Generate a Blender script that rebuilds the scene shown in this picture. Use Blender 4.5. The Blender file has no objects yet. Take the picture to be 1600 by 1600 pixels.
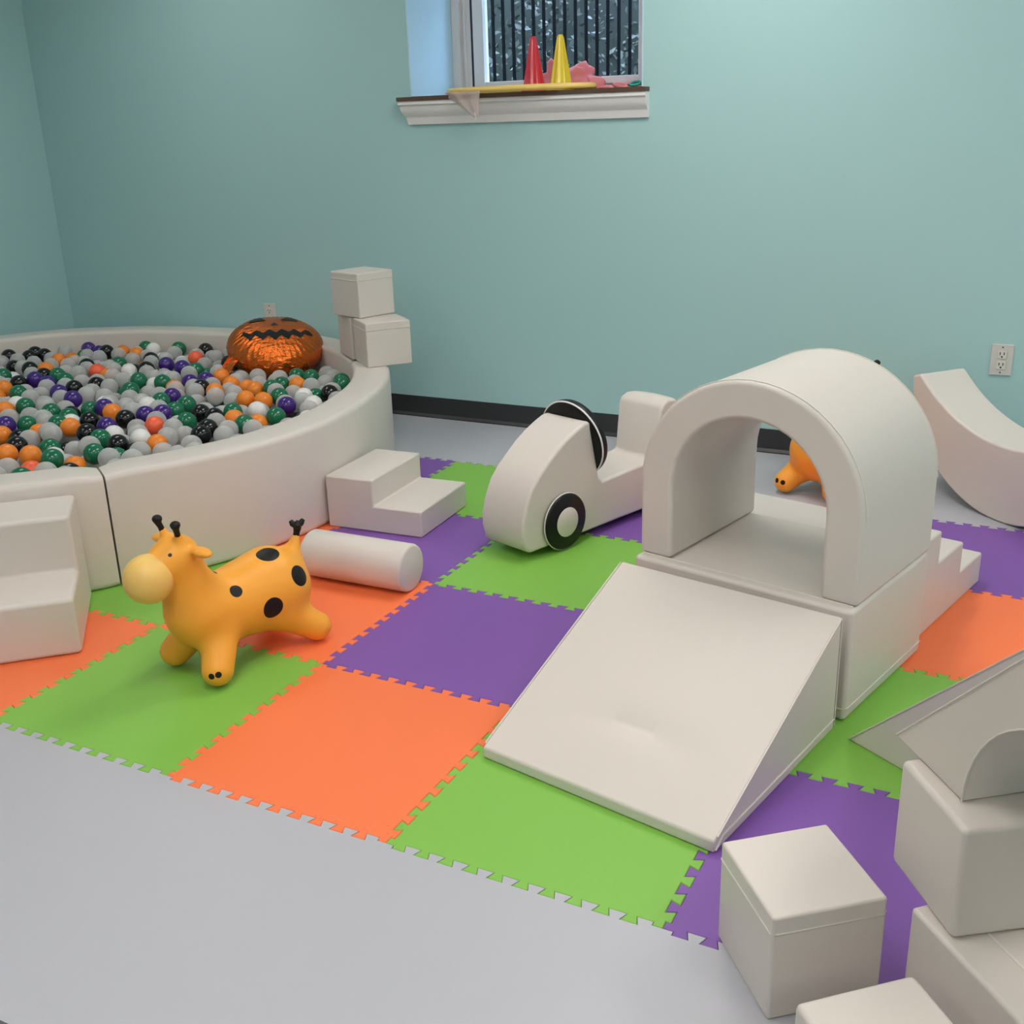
import bpy, bmesh, math, random
import numpy as np
from mathutils import Vector, Matrix
from mathutils.geometry import delaunay_2d_cdt
PI = math.pi
random.seed(7)
D = bpy.data
SC = bpy.context.scene
COL = SC.collection
def R(a): return math.radians(a)

# ------------------------------------------------------------------ camera
YAW, PITCH, ROLL, FPX = -0.48041221, 0.34317299, -0.03138331, 1703.75
CAM = Vector((2.36213, -1.57083, 1.41340))
fw = Vector((math.sin(YAW)*math.cos(PITCH), math.cos(YAW)*math.cos(PITCH), -math.sin(PITCH)))
rt = fw.cross(Vector((0, 0, 1))).normalized(); up = rt.cross(fw)
r2 = math.cos(ROLL)*rt + math.sin(ROLL)*up; u2 = -math.sin(ROLL)*rt + math.cos(ROLL)*up
cd = D.cameras.new('camera'); cam = D.objects.new('camera', cd); COL.objects.link(cam)
m = Matrix.Identity(4)
for i in range(3):
    m[i][0] = r2[i]; m[i][1] = u2[i]; m[i][2] = -fw[i]; m[i][3] = CAM[i]
cam.matrix_world = m
cd.sensor_width = 36; cd.sensor_fit = 'HORIZONTAL'; cd.lens = FPX/1600*36; cd.clip_start = .05
SC.camera = cam

# ------------------------------------------------------------------ world, light, exposure
w = D.worlds.new('sky'); SC.world = w; w.use_nodes = True
nt = w.node_tree; bg = nt.nodes['Background']
bg.inputs[0].default_value = (.46, .70, 1.0, 1); bg.inputs[1].default_value = 16.0
vs = SC.view_settings; vs.view_transform = 'Standard'; vs.look = 'None'; vs.exposure = 0.10; vs.gamma = 1; vs.use_curve_mapping = False
SC.render.film_transparent = False
LAMP_POWER = 11.5
LAMP_COLOR = (1.0, .96, .925)
LAMPS = [(x, y) for x in (-1.5, 1.1, 3.7) for y in (1.95, -.5, -2.95)]     # the leftmost row is dimmed
CEIL = 2.72

# ------------------------------------------------------------------ materials
def mat(name, color, rough=.5, metal=0, bump=0, bscale=200, coat=0, var=0, vscale=3, spec=.5, emit=None, sheen=0, bump2=0, b2scale=6):
    mt = D.materials.new(name); mt.use_nodes = True
    n = mt.node_tree.nodes; l = mt.node_tree.links; b = n['Principled BSDF']
    b.inputs['Base Color'].default_value = (*color, 1); b.inputs['Roughness'].default_value = rough
    b.inputs['Metallic'].default_value = metal; b.inputs['Specular IOR Level'].default_value = spec
    if coat: b.inputs['Coat Weight'].default_value = coat; b.inputs['Coat Roughness'].default_value = .15
    if emit: b.inputs['Emission Color'].default_value = (*emit[0], 1); b.inputs['Emission Strength'].default_value = emit[1]
    tc = n.new('ShaderNodeTexCoord')
    prev = None
    for bs, sc, dist in ((bump, bscale, .002), (bump2, b2scale, .02)):
        if bs:
            t = n.new('ShaderNodeTexNoise'); t.inputs['Scale'].default_value = sc; t.inputs['Detail'].default_value = 3
            l.new(tc.outputs['Object'], t.inputs['Vector'])
            bp = n.new('ShaderNodeBump'); bp.inputs['Strength'].default_value = bs; bp.inputs['Distance'].default_value = dist
            l.new(t.outputs['Fac'], bp.inputs['Height'])
            if prev: l.new(prev.outputs[0], bp.inputs['Normal'])
            prev = bp
    if prev: l.new(prev.outputs[0], b.inputs['Normal'])
    if var:
        t = n.new('ShaderNodeTexNoise'); t.inputs['Scale'].default_value = vscale; t.inputs['Detail'].default_value = 2
        l.new(tc.outputs['Object'], t.inputs['Vector'])
        mx = n.new('ShaderNodeMix'); mx.data_type = 'RGBA'
        mx.inputs[6].default_value = (*[c*(1-var) for c in color], 1); mx.inputs[7].default_value = (*[min(1, c*(1+var)) for c in color], 1)
        l.new(t.outputs['Fac'], mx.inputs[0]); l.new(mx.outputs[2], b.inputs['Base Color'])
    return mt
M = {}
M['vinyl'] = mat('white_leatherette', (.69, .625, .57), .42, bump=.12, bscale=500, bump2=.22, b2scale=5, spec=.4)
M['seam'] = mat('leatherette_piping', (.74, .70, .62), .45)
M['green'] = mat('green_foam', (.22, .50, .07), .48, bump=.22, bscale=420, spec=.45)
M['orange'] = mat('orange_foam', (.95, .20, .065), .48, bump=.22, bscale=420, spec=.45)
M['purple'] = mat('purple_foam', (.215, .088, .38), .48, bump=.22, bscale=420, spec=.45)
M['grey'] = mat('grey_foam', (.46, .46, .50), .42, bump=.2, bscale=380, spec=.5)
M['wall'] = mat('teal_wall_paint', (.395, .615, .615), .5, bump=.08, bscale=90, spec=.3)
M['ceiling'] = mat('white_ceiling', (.80, .80, .77), .8)
M['dark_floor'] = mat('dark_subfloor', (.010, .010, .011), .7, spec=.1)
M['baseboard'] = mat('black_vinyl_baseboard', (.028, .029, .032), .45)
M['white_paint'] = mat('white_trim_paint', (.80, .78, .77), .35)
M['jamb'] = mat('pale_blue_jamb_paint', (.52, .77, .90), .4)  # blue of the sky light on the reveal is put into this base colour
M['wood'] = mat('dark_wood_edge', (.10, .055, .035), .5, var=.3, vscale=20)
M['frame'] = mat('white_window_vinyl', (.85, .85, .87), .3)
M['black_gasket'] = mat('dark_gasket', (.04, .045, .06), .5)
M['plate'] = mat('outlet_plate', (.62, .60, .56), .35)
M['plate2'] = mat('outlet_face', (.68, .66, .60), .35)
M['slot'] = mat('dark_slot', (.02, .02, .02), .5)
M['black_vinyl'] = mat('black_leatherette', (.008, .008, .009), .38, spec=.3, bump=.1, bscale=400)
M['black_rubber'] = mat('black_rubber', (.007, .006, .006), .5, spec=.3)
M['orange_rubber'] = mat('orange_rubber', (.95, .40, .045), .38)
M['snout'] = mat('pale_yellow_rubber', (.90, .56, .15), .42)
M['pink'] = mat('pink_plug', (.85, .20, .22), .45)
M['red_cone'] = mat('red_cone_plastic', (.62, .02, .035), .3)
M['yellow_cone'] = mat('yellow_cone_plastic', (.85, .62, .02), .3)
M['yellow_tube'] = mat('yellow_hoop_tube', (.85, .60, .16), .4)
M['teal'] = mat('teal_plastic', (.02, .28, .22), .4)
M['metal_bar'] = mat('dark_metal_picket', (.004, .004, .005), .8, spec=.1)
M['concrete'] = mat('outdoor_ground', (.10, .10, .09), .9, bump=.4, bscale=30)
M['leaf1'] = mat('dark_leaf', (.085, .085, .065), .5)
M['leaf2'] = mat('grey_leaf', (.20, .19, .165), .5)
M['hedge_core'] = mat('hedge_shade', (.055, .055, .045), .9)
M['lamp'] = mat('lit_diffuser', (.9, .9, .9), .6, emit=(LAMP_COLOR, LAMP_POWER))
M['lamp_dim'] = mat('dimmed_diffuser', (.9, .9, .9), .6, emit=(LAMP_COLOR, LAMP_POWER*.45))
M['lamp_frame'] = mat('lamp_frame_metal', (.75, .75, .75), .4)
M['ball_grey'] = None
for nm, c, ro in (('green', (.012, .16, .075), .14), ('orange', (.90, .25, .02), .35), ('purple', (.055, .018, .20), .18), ('black', (.007, .007, .008), .16), ('white', (.82, .80, .77), .35), ('coral', (.95, .13, .05), .35)):
    M['ball_'+nm] = mat(nm+'_ball_plastic', c, ro)
def translucent(name, color, rough, a0, a1, tint=(1, 1, 1)):
    mt = D.materials.new(name); mt.use_nodes = True
    n = mt.node_tree.nodes; l = mt.node_tree.links; b = n['Principled BSDF']
    b.inputs['Base Color'].default_value = (*color, 1); b.inputs['Roughness'].default_value = rough
    tr = n.new('ShaderNodeBsdfTransparent'); tr.inputs[0].default_value = (*tint, 1)
    lw = n.new('ShaderNodeLayerWeight'); lw.inputs[0].default_value = .35
    mr = n.new('ShaderNodeMapRange'); mr.inputs[3].default_value = a0; mr.inputs[4].default_value = a1
    mx = n.new('ShaderNodeMixShader')
    l.new(lw.outputs['Facing'], mr.inputs[0]); l.new(mr.outputs[0], mx.inputs[0])
    l.new(tr.outputs[0], mx.inputs[1]); l.new(b.outputs[0], mx.inputs[2]); l.new(mx.outputs[0], n['Material Output'].inputs[0])
    return mt
M['ball_grey'] = translucent('translucent_grey_plastic', (.64, .635, .62), .3, .5, .97)
M['glass'] = translucent('window_glass', (.02, .02, .02), .03, .06, .6)
M['net_white'] = translucent('white_netting', (.75, .62, .58), .6, .35, .75)
M['net_pink'] = translucent('pink_netting', (.95, .28, .30), .6, .55, .85)

# foil of the balloon: metallic orange with radial creases
def foil():
    mt = mat('orange_foil', (.80, .17, .025), .22, metal=.85)
    n = mt.node_tree.nodes; l = mt.node_tree.links; b = n['Principled BSDF']
    tc = n.new('ShaderNodeTexCoord'); mp = n.new('ShaderNodeMapping'); mp.inputs['Scale'].default_value = (3, 14, 5)
    t = n.new('ShaderNodeTexNoise'); t.inputs['Scale'].default_value = 4; t.inputs['Detail'].default_value = 5
    bp = n.new('ShaderNodeBump'); bp.inputs['Strength'].default_value = .7; bp.inputs['Distance'].default_value = .02
    l.new(tc.outputs['Object'], mp.inputs[0]); l.new(mp.outputs[0], t.inputs['Vector']); l.new(t.outputs['Fac'], bp.inputs['Height']); l.new(bp.outputs[0], b.inputs['Normal'])
    return mt
M['foil'] = foil()

# giraffe skin: orange rubber with printed black spots (local positions and radii)
def spotted(name, spots):
    mt = mat(name, (.95, .40, .045), .42, spec=.35)
    n = mt.node_tree.nodes; l = mt.node_tree.links; b = n['Principled BSDF']
    tc = n.new('ShaderNodeTexCoord'); acc = None
    for (x, y, z, r) in spots:
        d = n.new('ShaderNodeVectorMath'); d.operation = 'DISTANCE'; d.inputs[1].default_value = (x, y, z)
        l.new(tc.outputs['Object'], d.inputs[0])
        s = n.new('ShaderNodeMath'); s.operation = 'LESS_THAN'; s.inputs[1].default_value = r
        l.new(d.outputs['Value'], s.inputs[0])
        if acc:
            a = n.new('ShaderNodeMath'); a.operation = 'MAXIMUM'; l.new(acc.outputs[0], a.inputs[0]); l.new(s.outputs[0], a.inputs[1]); acc = a
        else: acc = s
    mx = n.new('ShaderNodeMix'); mx.data_type = 'RGBA'
    mx.inputs[6].default_value = (.95, .40, .045, 1); mx.inputs[7].default_value = (.006, .005, .005, 1)
    l.new(acc.outputs[0], mx.inputs[0]); l.new(mx.outputs[2], b.inputs['Base Color'])
    return mt

# ------------------------------------------------------------------ object helpers
def link(name, me, mt, parent=None, smooth=False, angle=None):
    o = D.objects.new(name, me); COL.objects.link(o)
    if mt is not None: me.materials.append(mt)
    if parent: o.parent = parent
    if smooth or angle:
        for p in me.polygons: p.use_smooth = True
        if angle: me.set_sharp_from_angle(angle=R(angle))
    return o
def from_bm(name, bm, mt, parent=None, smooth=False, angle=None):
    bmesh.ops.recalc_face_normals(bm, faces=bm.faces)
    me = D.meshes.new(name); bm.to_mesh(me); bm.free()
    return link(name, me, mt, parent, smooth, angle)
def tag(o, label=None, cat=None, group=None, kind=None):
    if label: o['label'] = label
    if cat: o['category'] = cat
    if group: o['group'] = group
    if kind: o['kind'] = kind
    return o
def thing(name, label, cat, loc=(0, 0, 0), rz=0, group=None):
    o = D.objects.new(name, None); COL.objects.link(o); o.empty_display_size = .05
    o.location = loc; o.rotation_euler = (0, 0, rz)
    return tag(o, label, cat, group)
def copy_tree(o, parent=None):
    c = o.copy(); COL.objects.link(c)
    if parent: c.parent = parent
    for ch in list(o.children): copy_tree(ch, c)
    return c
def bevel(o, wd, seg=3, ang=30):
    b = o.modifiers.new('bevel', 'BEVEL'); b.width = wd; b.segments = seg; b.limit_method = 'ANGLE'; b.angle_limit = R(ang); b.harden_normals = True
    for p in o.data.polygons: p.use_smooth = True
    return o
def bm_box(bm, a, b):
    vs_ = [bm.verts.new((x, y, z)) for x in (a[0], b[0]) for y in (a[1], b[1]) for z in (a[2], b[2])]
    for f in ((0, 1, 3, 2), (4, 6, 7, 5), (0, 4, 5, 1), (2, 3, 7, 6), (0, 2, 6, 4), (1, 5, 7, 3)): bm.faces.new([vs_[i] for i in f])
def box(name, a, b, mt, parent=None, bw=0, seg=3):
    bm = bmesh.new(); bm_box(bm, a, b); o = from_bm(name, bm, mt, parent)
    if bw: bevel(o, bw, seg)
    return o
# profile in (u,z), extruded by wd along local axis; u along +x, extrude along +y
def prism(name, prof, wd, mt, parent=None, bw=.008, seg=3, ang=25, axis='xz'):
    bm = bmesh.new()
    def P3(u, z, v): return (u, v, z) if axis == 'xz' else (v, u, z)
    a = [bm.verts.new(P3(u, z, 0)) for u, z in prof]; b = [bm.verts.new(P3(u, z, wd)) for u, z in prof]
    n = len(prof)
    bm.faces.new(a); bm.faces.new(b)
    for i in range(n): bm.faces.new((a[i], a[(i+1) % n], b[(i+1) % n], b[i]))
    o = from_bm(name, bm, mt, parent)
    if bw: bevel(o, bw, seg, ang)
    return o
def tube(name, pts, r, mt, parent=None, closed=False, n=8, radii=None):
    bm = bmesh.new(); P_ = [Vector(p) for p in pts]; N = len(P_); rings = []
    nrm = None
    for i, p in enumerate(P_):
        if closed: t = (P_[(i+1) % N]-P_[i-1]).normalized()
        else: t = (P_[min(i+1, N-1)]-P_[max(i-1, 0)]).normalized()
        if nrm is None:
            nrm = t.orthogonal().normalized()
        nrm = (nrm - t*nrm.dot(t)).normalized(); bn = t.cross(nrm)
        rr = radii[i] if radii else r
        rings.append([bm.verts.new(p + nrm*rr*math.cos(2*PI*k/n) + bn*rr*math.sin(2*PI*k/n)) for k in range(n)])
    for i in range(N if closed else N-1):
        A, B = rings[i], rings[(i+1) % N]
        off = 0
        if closed and i == N-1:
            off = min(range(n), key=lambda q: (A[0].co-B[q].co).length)
        for k in range(n): bm.faces.new((A[k], A[(k+1) % n], B[(k+1+off) % n], B[(k+off) % n]))
    if not closed: bm.faces.new(rings[0]); bm.faces.new(rings[-1])
    return from_bm(name, bm, mt, parent, smooth=True, angle=60)
def lathe(name, prof, mt, parent=None, n=48, angle=35):
    bm = bmesh.new(); rings = []
    for r, z in prof:
        rings.append([bm.verts.new((r*math.cos(2*PI*k/n), r*math.sin(2*PI*k/n), z)) for k in range(n)] if r > 1e-6 else [bm.verts.new((0, 0, z))])
    for A, B in zip(rings, rings[1:]):
        if len(A) == 1 and len(B) == 1: continue
        for k in range(n):
            k2 = (k+1) % n
            if len(A) == 1: bm.faces.new((A[0], B[k], B[k2]))
            elif len(B) == 1: bm.faces.new((A[k], A[k2], B[0]))
            else: bm.faces.new((A[k], A[k2], B[k2], B[k]))
    return from_bm(name, bm, mt, parent, smooth=True, angle=angle)

# ------------------------------------------------------------------ room shell
WY, XL, XR, YF = 3.08, -3.0, 5.2, -4.6
WX0, WX1, WZ0, WZ1, WD = -.527, .624, 1.54, 2.32, .47      # window opening in the far wall
def struct(o): return tag(o, kind='structure')
bm = bmesh.new(); bm_box(bm, (XL-.2, YF-.2, -.25), (XR+.2, WY+.2, -.012)); struct(from_bm('floor', bm, M['dark_floor']))
bm = bmesh.new(); bm_box(bm, (XL-.2, YF-.2, CEIL), (XR+.2, WY+WD, CEIL+.2)); struct(from_bm('ceiling', bm, M['ceiling']))
bm = bmesh.new(); y2 = WY+WD+.08
for a, b in (((XL, WY, -.012), (WX0, y2, CEIL)), ((WX1, WY, -.012), (XR, y2, CEIL)), ((WX0, WY, -.012), (WX1, y2, WZ0-.022)), ((WX0, WY, WZ1), (WX1, y2, CEIL))): bm_box(bm, a, b)
struct(from_bm('wall_back', bm, M['wall']))
struct(box('wall_left', (XL-.2, YF, -.012), (XL, y2, CEIL), M['wall']))
struct(box('wall_right', (XR, YF, -.012), (XR+.2, y2, CEIL), M['wall']))
struct(box('wall_front', (XL-.2, YF-.2, -.012), (XR+.2, YF, CEIL), M['wall']))
# cove base: tall thin strip with a small toe
def cove(name, length, loc, rz):
    o = prism(name, [(0, -.012), (0, .104), (.004, .104), (.005, .016), (.016, 0.004), (.018, -.012)], length, M['baseboard'], bw=0)
    o.location = loc; o.rotation_euler = (0, 0, rz); return struct(o)
cove('baseboard_back', XR-XL, (XR, WY, 0), R(90)).scale = (-1, 1, 1)
cove('baseboard_left', WY-YF, (XL, YF, 0), 0)
# jambs and head of the deep window recess
bm = bmesh.new()
bm_box(bm, (WX0, WY+.001, WZ0), (WX0+.006, WY+WD, WZ1)); struct(from_bm('trim_1', bm, M['jamb']))
bm = bmesh.new(); bm_box(bm, (WX1-.006, WY+.001, WZ0), (WX1, WY+WD, WZ1)); struct(from_bm('trim_2', bm, M['jamb']))
bm = bmesh.new(); bm_box(bm, (WX0, WY+.001, WZ1-.006), (WX1, WY+WD, WZ1)); struct(from_bm('trim_3', bm, M['jamb']))
# window: frame, sash, pane
FY = WY+.42
win = D.objects.new('window_1', None); COL.objects.link(win); win.location = (0, FY, 0); struct(win)
def ring_frame(bm, x0, x1, z0, z1, t, ya, yb, tb=None):
    tb = tb or t
    bm_box(bm, (x0, ya, z0), (x0+t, yb, z1)); bm_box(bm, (x1-t, ya, z0), (x1, yb, z1))
    bm_box(bm, (x0+t, ya, z0), (x1-t, yb, z0+tb)); bm_box(bm, (x0+t, ya, z1-t), (x1-t, yb, z1))
bm = bmesh.new(); ring_frame(bm, WX0+.006, WX1-.006, WZ0, WZ1-.006, .095, 0, .045, .03)
bm_box(bm, (WX0+.006, -.02, WZ0), (WX0+.05, 0, WZ1-.006)); bm_box(bm, (WX0+.066, -.012, WZ0), (WX0+.078, 0, WZ1-.006))
bevel(from_bm('window_frame', bm, M['white_paint'], win), .003, 2)
bm = bmesh.new(); ring_frame(bm, WX0+.101, WX1-.101, WZ0+.03, WZ1-.1, .018, .002, .04, .005); from_bm('gasket', bm, M['black_gasket'], win)  # dark strip filling the gap between frame and sash
bm = bmesh.new(); ring_frame(bm, WX0+.119, WX1-.119, WZ0+.03, WZ1-.118, .058, -.012, .04, .032); bevel(from_bm('sash', bm, M['frame'], win), .003, 2)
bm = bmesh.new(); bm_box(bm, (WX0+.17, .012, WZ0+.055), (WX1-.17, .018, WZ1-.17)); from_bm('pane', bm, M['glass'], win)
# sill board and the moulded apron under it
sill = D.objects.new('trim_4', None); COL.objects.link(sill); struct(sill)
bm = bmesh.new(); bm_box(bm, (WX0+.006, WY-.001, WZ0-.022), (WX1-.006, FY, WZ0)); bm_box(bm, (WX0-.048, WY-.052, WZ0-.020), (WX1+.03, WY, WZ0-.003))
from_bm('sill_board', bm, M['wood'], sill)
prof = [(0, 0), (.046, 0), (.048, -.016), (.040, -.024), (.038, -.040), (.030, -.056), (.018, -.072), (.014, -.094), (.012, -.104), (0, -.104)]
bm = bmesh.new(); xa, xb = WX0-.044, WX1+.028
A_ = [bm.verts.new((xa+(.046-u)*.9 if u > 0 else xa+.046, WY-u, WZ0-.02+z)) for u, z in prof]
B_ = [bm.verts.new((xb, WY-u, WZ0-.02+z)) for u, z in prof]
n_ = len(prof); bm.faces.new(A_); bm.faces.new(B_)
for i in range(n_): bm.faces.new((A_[i], A_[(i+1) % n_], B_[(i+1) % n_], B_[i]))
from_bm('apron', bm, M['white_paint'], sill, angle=20)

# ceiling lamps (above the frame)
for i, (x, y) in enumerate(LAMPS):
    t = thing('ceiling_light', 'recessed white square-edged ceiling light panel above the play room', 'light', (x, y, CEIL), 0, 'ceiling light panels')
    bm = bmesh.new(); ring_frame(bm, -.32, .32, -.62, .62, .03, -.03, 0)
    o = from_bm('frame', bm, M['lamp_frame'], t); o.rotation_euler = (R(90), 0, 0); o.location = (0, 0, -.03)
    box('diffuser', (-.29, -.59, -.018), (.29, .59, -.008), M['lamp' if x > 0 else 'lamp_dim'], t)

# ------------------------------------------------------------------ outside the window
bm = bmesh.new(); bm_box(bm, (-5, WY+WD+.1, 1.2), (5, 9, 1.3)); struct(from_bm('trim_5', bm, M['concrete']))  # slab of outdoor ground beyond the window
f = thing('picket_fence', 'dark metal fence of thin upright pickets outside the window', 'fence', (0, 4.25, 1.3))
for k in range(46):
    x = -1.5+k*.062
    o = box('picket', (x-.007, -.007, 0), (x+.007, .007, 1.5), M['metal_bar'], f)
for z in (.05, 1.42): box('rail', (-1.55, .006, z), (1.4, .024, z+.03), M['metal_bar'], f)
bm = bmesh.new(); rnd = random.Random(3)
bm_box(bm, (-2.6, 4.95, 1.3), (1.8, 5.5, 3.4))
for i in range(9000):
    c = Vector((rnd.uniform(-2.6, 1.8), rnd.uniform(4.6, 4.95), rnd.uniform(1.3, 3.5)))
    a = Vector((rnd.gauss(0, 1), rnd.gauss(0, 1), rnd.gauss(0, 1))).normalized(); b = a.orthogonal().normalized(); s = rnd.uniform(.012, .03)
    f_ = bm.faces.new([bm.verts.new(c+a*s), bm.verts.new(c+b*s*.5), bm.verts.new(c-a*s), bm.verts.new(c-b*s*.5)])
    f_.material_index = 1 if rnd.random() < .3 else 2
me = D.meshes.new('hedge'); bm.to_mesh(me); bm.free()
o = link('hedge', me, M['hedge_core']); me.materials.append(M['leaf2']); me.materials.append(M['leaf1'])
tag(o, 'dark leafy hedge seen behind the fence through the window', 'hedge', kind='stuff')

# ------------------------------------------------------------------ jigsaw foam mats
T = .61
AMP, MG, DL = .0165, .034, .0065
def edge_curve(k=10):
    pts = []; p = (1-2*MG)/k
    for j in range(k):
        s = MG+j*p
        pts += [(s+(0 if j == 0 else -DL), -AMP), (s+.5*p+DL, -AMP), (s+.5*p-DL, AMP), (s+p+(0 if j == k-1 else DL), AMP)]
    return [(MG, 0)] + pts + [(1-MG, 0)]
EC = edge_curve()
def hedge_pts(i, v): return [(i+s, v+a) for s, a in EC]         # along u at row line v
def vedge_pts(u, j): return [(u-a, j+s) for s, a in EC]         # along v at column line u
def tile_outline(i, j):
    return [(i, j)]+hedge_pts(i, j)+[(i+1, j)]+vedge_pts(i+1, j)+[(i+1, j+1)]+hedge_pts(i, j+1)[::-1]+[(i, j+1)]+vedge_pts(i, j)[::-1]
def shrink(pts, e):
    n = len(pts); out = []
    for k in range(n):
        a, b, c = Vector(pts[k-1]), Vector(pts[k]), Vector(pts[(k+1) % n])
        d1 = (b-a).normalized(); d2 = (c-b).normalized()
        n1 = Vector((-d1.y, d1.x)); n2 = Vector((-d2.y, d2.x)); nn = (n1+n2)
        if nn.length < 1e-4: nn = n1
        nn = nn.normalized(); q = max(.5, nn.dot(n1)); out.append(tuple(b+nn*e/q))
    return out
def cdt_fill(bm, verts, loops):
    co = [Vector(p) for lp in loops for p in lp]; fc, b = [], 0
    for lp in loops: fc.append(list(range(b, b+len(lp)))); b += len(lp)
    vo, eo, fo, ov, oe, of_ = delaunay_2d_cdt(co, [], fc, 1 if len(loops) == 1 else 1, 1e-6)
    m_ = {}
    for i, o_ in enumerate(ov):
        if o_: m_[i] = verts[o_[0]]
        else: m_[i] = bm.verts.new((vo[i].x, vo[i].y, verts[0].co.z))
    for f, src in zip(fo, of_):
        if len(loops) > 1 and len(src) != 1: continue        # skip what lies inside the hole too
        try: bm.faces.new([m_[i] for i in f])
        except ValueError: pass
def slab(name, outline, z0, z1, mt, chamfer=.0016):
    bm = bmesh.new()
    lo = [bm.verts.new((x, y, z0)) for x, y in outline]
    mid = [bm.verts.new((x, y, z1-chamfer)) for x, y in outline]
    ins = shrink(outline, chamfer)
    hi = [bm.verts.new((x, y, z1)) for x, y in ins]
    n = len(outline)
    for A, B in ((lo, mid), (mid, hi)):
        for k in range(n): bm.faces.new((A[k], A[(k+1) % n], B[(k+1) % n], B[k]))
    cdt_fill(bm, hi, [ins]); cdt_fill(bm, lo, [outline])
    return from_bm(name, bm, mt)
C0, C1 = -3, 6
COLS = {}
pat = {0: 'OGOGP', 1: 'GOPOG', 2: 'OPGPO', 3: 'PGPOP'}
cname = {'O': 'orange', 'G': 'green', 'P': 'purple'}
where = {(-1, 0): 'in front of the tall left steps', (0, 0): 'under the front feet of the standing giraffe', (1, 0): 'in the front row between two green mats',
         (2, 0): 'in the front row at the foot of the wide ramp', (3, 0): 'beside the single cube at the front right', (-1, 1): 'between the ball pit and the giraffe snout',
         (0, 1): 'under the roller and the giraffe rear feet', (1, 1): 'left of the wide ramp in the middle', (2, 1): 'mostly hidden under the wide ramp', (3, 1): 'right of the ramp by the lower triangular bridge',
         (-1, 2): 'showing as a sliver behind the roller', (0, 2): 'between the two-step block and the car nose', (1, 2): 'under the front wheel of the foam car', (2, 2): 'hidden under the tunnel platform',
         (3, 2): 'right of the three-step stairs', (-1, 3): 'at the back behind the two-step block', (0, 3): 'at the back left of the foam car', (1, 3): 'under the rear of the foam car',
         (2, 3): 'at the back behind the stairs', (3, 3): 'at the back right before the curved rocker'}
for j in range(4):
    for i in range(-1, 4):
        ol = shrink([(x*T, y*T) for x, y in tile_outline(i, j)], .0004)
        o = slab('foam_mat', ol, -.0115, .0, M[cname[pat[j][i+1]]])
        tag(o, '%s jigsaw foam floor mat %s' % (cname[pat[j][i+1]], where[(i, j)]), 'mat', 'coloured jigsaw floor mats')
# grey matting all round, cut to the teeth of the coloured mats
def border():
    pts = []; A, B = -1, 4
    for i in range(A, B): pts += [(i, 0)]+hedge_pts(i, 0)
    pts += [(B, 0)]
    for j in range(4): pts += vedge_pts(B, j)+[(B, j+1)]
    for i in range(B-1, A-1, -1): pts += hedge_pts(i, 4)[::-1]+[(i, 4)]
    for j in range(3, -1, -1): pts += vedge_pts(A, j)[::-1]+([(A, j)] if j else [])
    return [(x*T, y*T) for x, y in pts]
hole = shrink(border(), -.0005)
outer = [(XL+.02, -.685), (XR-.02, -.685), (XR-.02, WY-.02), (XL+.02, WY-.02)]
bm = bmesh.new()
v_ = [bm.verts.new((x, y, 0)) for x, y in outer+hole]
cdt_fill(bm, v_, [outer, hole])
ret = bmesh.ops.extrude_face_region(bm, geom=bm.faces[:])
for v in [g for g in ret['geom'] if isinstance(g, bmesh.types.BMVert)]: v.co.z = -.0115
o = from_bm('floor_matting', bm, M['grey'])
tag(o, 'smooth pale grey foam matting surrounding the coloured jigsaw mats', 'mat')

# ------------------------------------------------------------------ ball pit
PC = Vector((-1.515, 1.585)); PH = .395
RT = [(-180, 1.455), (-135, 1.425), (-90, 1.415), (-60, 1.415), (-46, 1.418), (-34, 1.43), (-23, 1.45), (-12, 1.468), (0, 1.468), (15, 1.455), (34, 1.468), (55, 1.49), (75, 1.50), (90, 1.485), (103, 1.51), (112, 1.55), (123, 1.60), (136, 1.65), (147, 1.64), (158, 1.55), (167, 1.49), (180, 1.455)]
def Rout(deg):
    d = (deg+180) % 360-180
    for (a, ra), (b, rb) in zip(RT, RT[1:]):
        if a <= d <= b:
            t = (d-a)/(b-a); t = t*t*(3-2*t)*.4+t*.6; return ra+(rb-ra)*t
THK = .165
def Rin(deg): return Rout(deg)-THK
def pit_wall(a0, a1, label):
    N = 44; cs = []
    rr = .022
    for cx, cz, s0 in ((THK-rr, rr, -90), (THK-rr, PH-rr, 0), (rr, PH-rr, 90), (rr, rr, 180)):
        for k in range(5):
            a = R(s0+90*k/4); cs.append((cx+rr*math.cos(a), cz+rr*math.sin(a)))
    t = thing('ball_pit_wall', label, 'ball pit wall', (PC.x, PC.y, 0), 0, 'curved wall sections of the ball pit')
    bm = bmesh.new(); rings = []
    for i in range(N+1):
        a = a0+(a1-a0)*i/N; e = 0
        # rounded ends: pull the section in slightly at each end
        di = min(i, N-i)
        e = (.014, .005, 0)[di] if di < 3 else 0
        ro = Rout(a); ca, sa = math.cos(R(a)), math.sin(R(a)); ring = []
        for (u, z) in cs:
            u2_ = THK/2+(u-THK/2)*(1-2*e/THK); z2 = PH/2+(z-PH/2)*(1-2*e/PH) if z > PH/2 else z
            r_ = ro-THK+u2_
            ring.append(bm.verts.new((r_*ca, r_*sa, z2)))
        rings.append(ring)
    n = len(cs)
    for A, B in zip(rings, rings[1:]):
        for k in range(n): bm.faces.new((A[k], A[(k+1) % n], B[(k+1) % n], B[k]))
    bm.faces.new(rings[0]); bm.faces.new(rings[-1])
    from_bm('foam_cover', bm, M['vinyl'], t, smooth=True, angle=50)
g = .13
pit_wall(-34+g, 48-g, 'curved white ball pit wall section directly behind the standing giraffe and the two-step block')
pit_wall(-124+g, -34-g, 'curved white ball pit wall section behind the white steps at the left edge')
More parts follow.
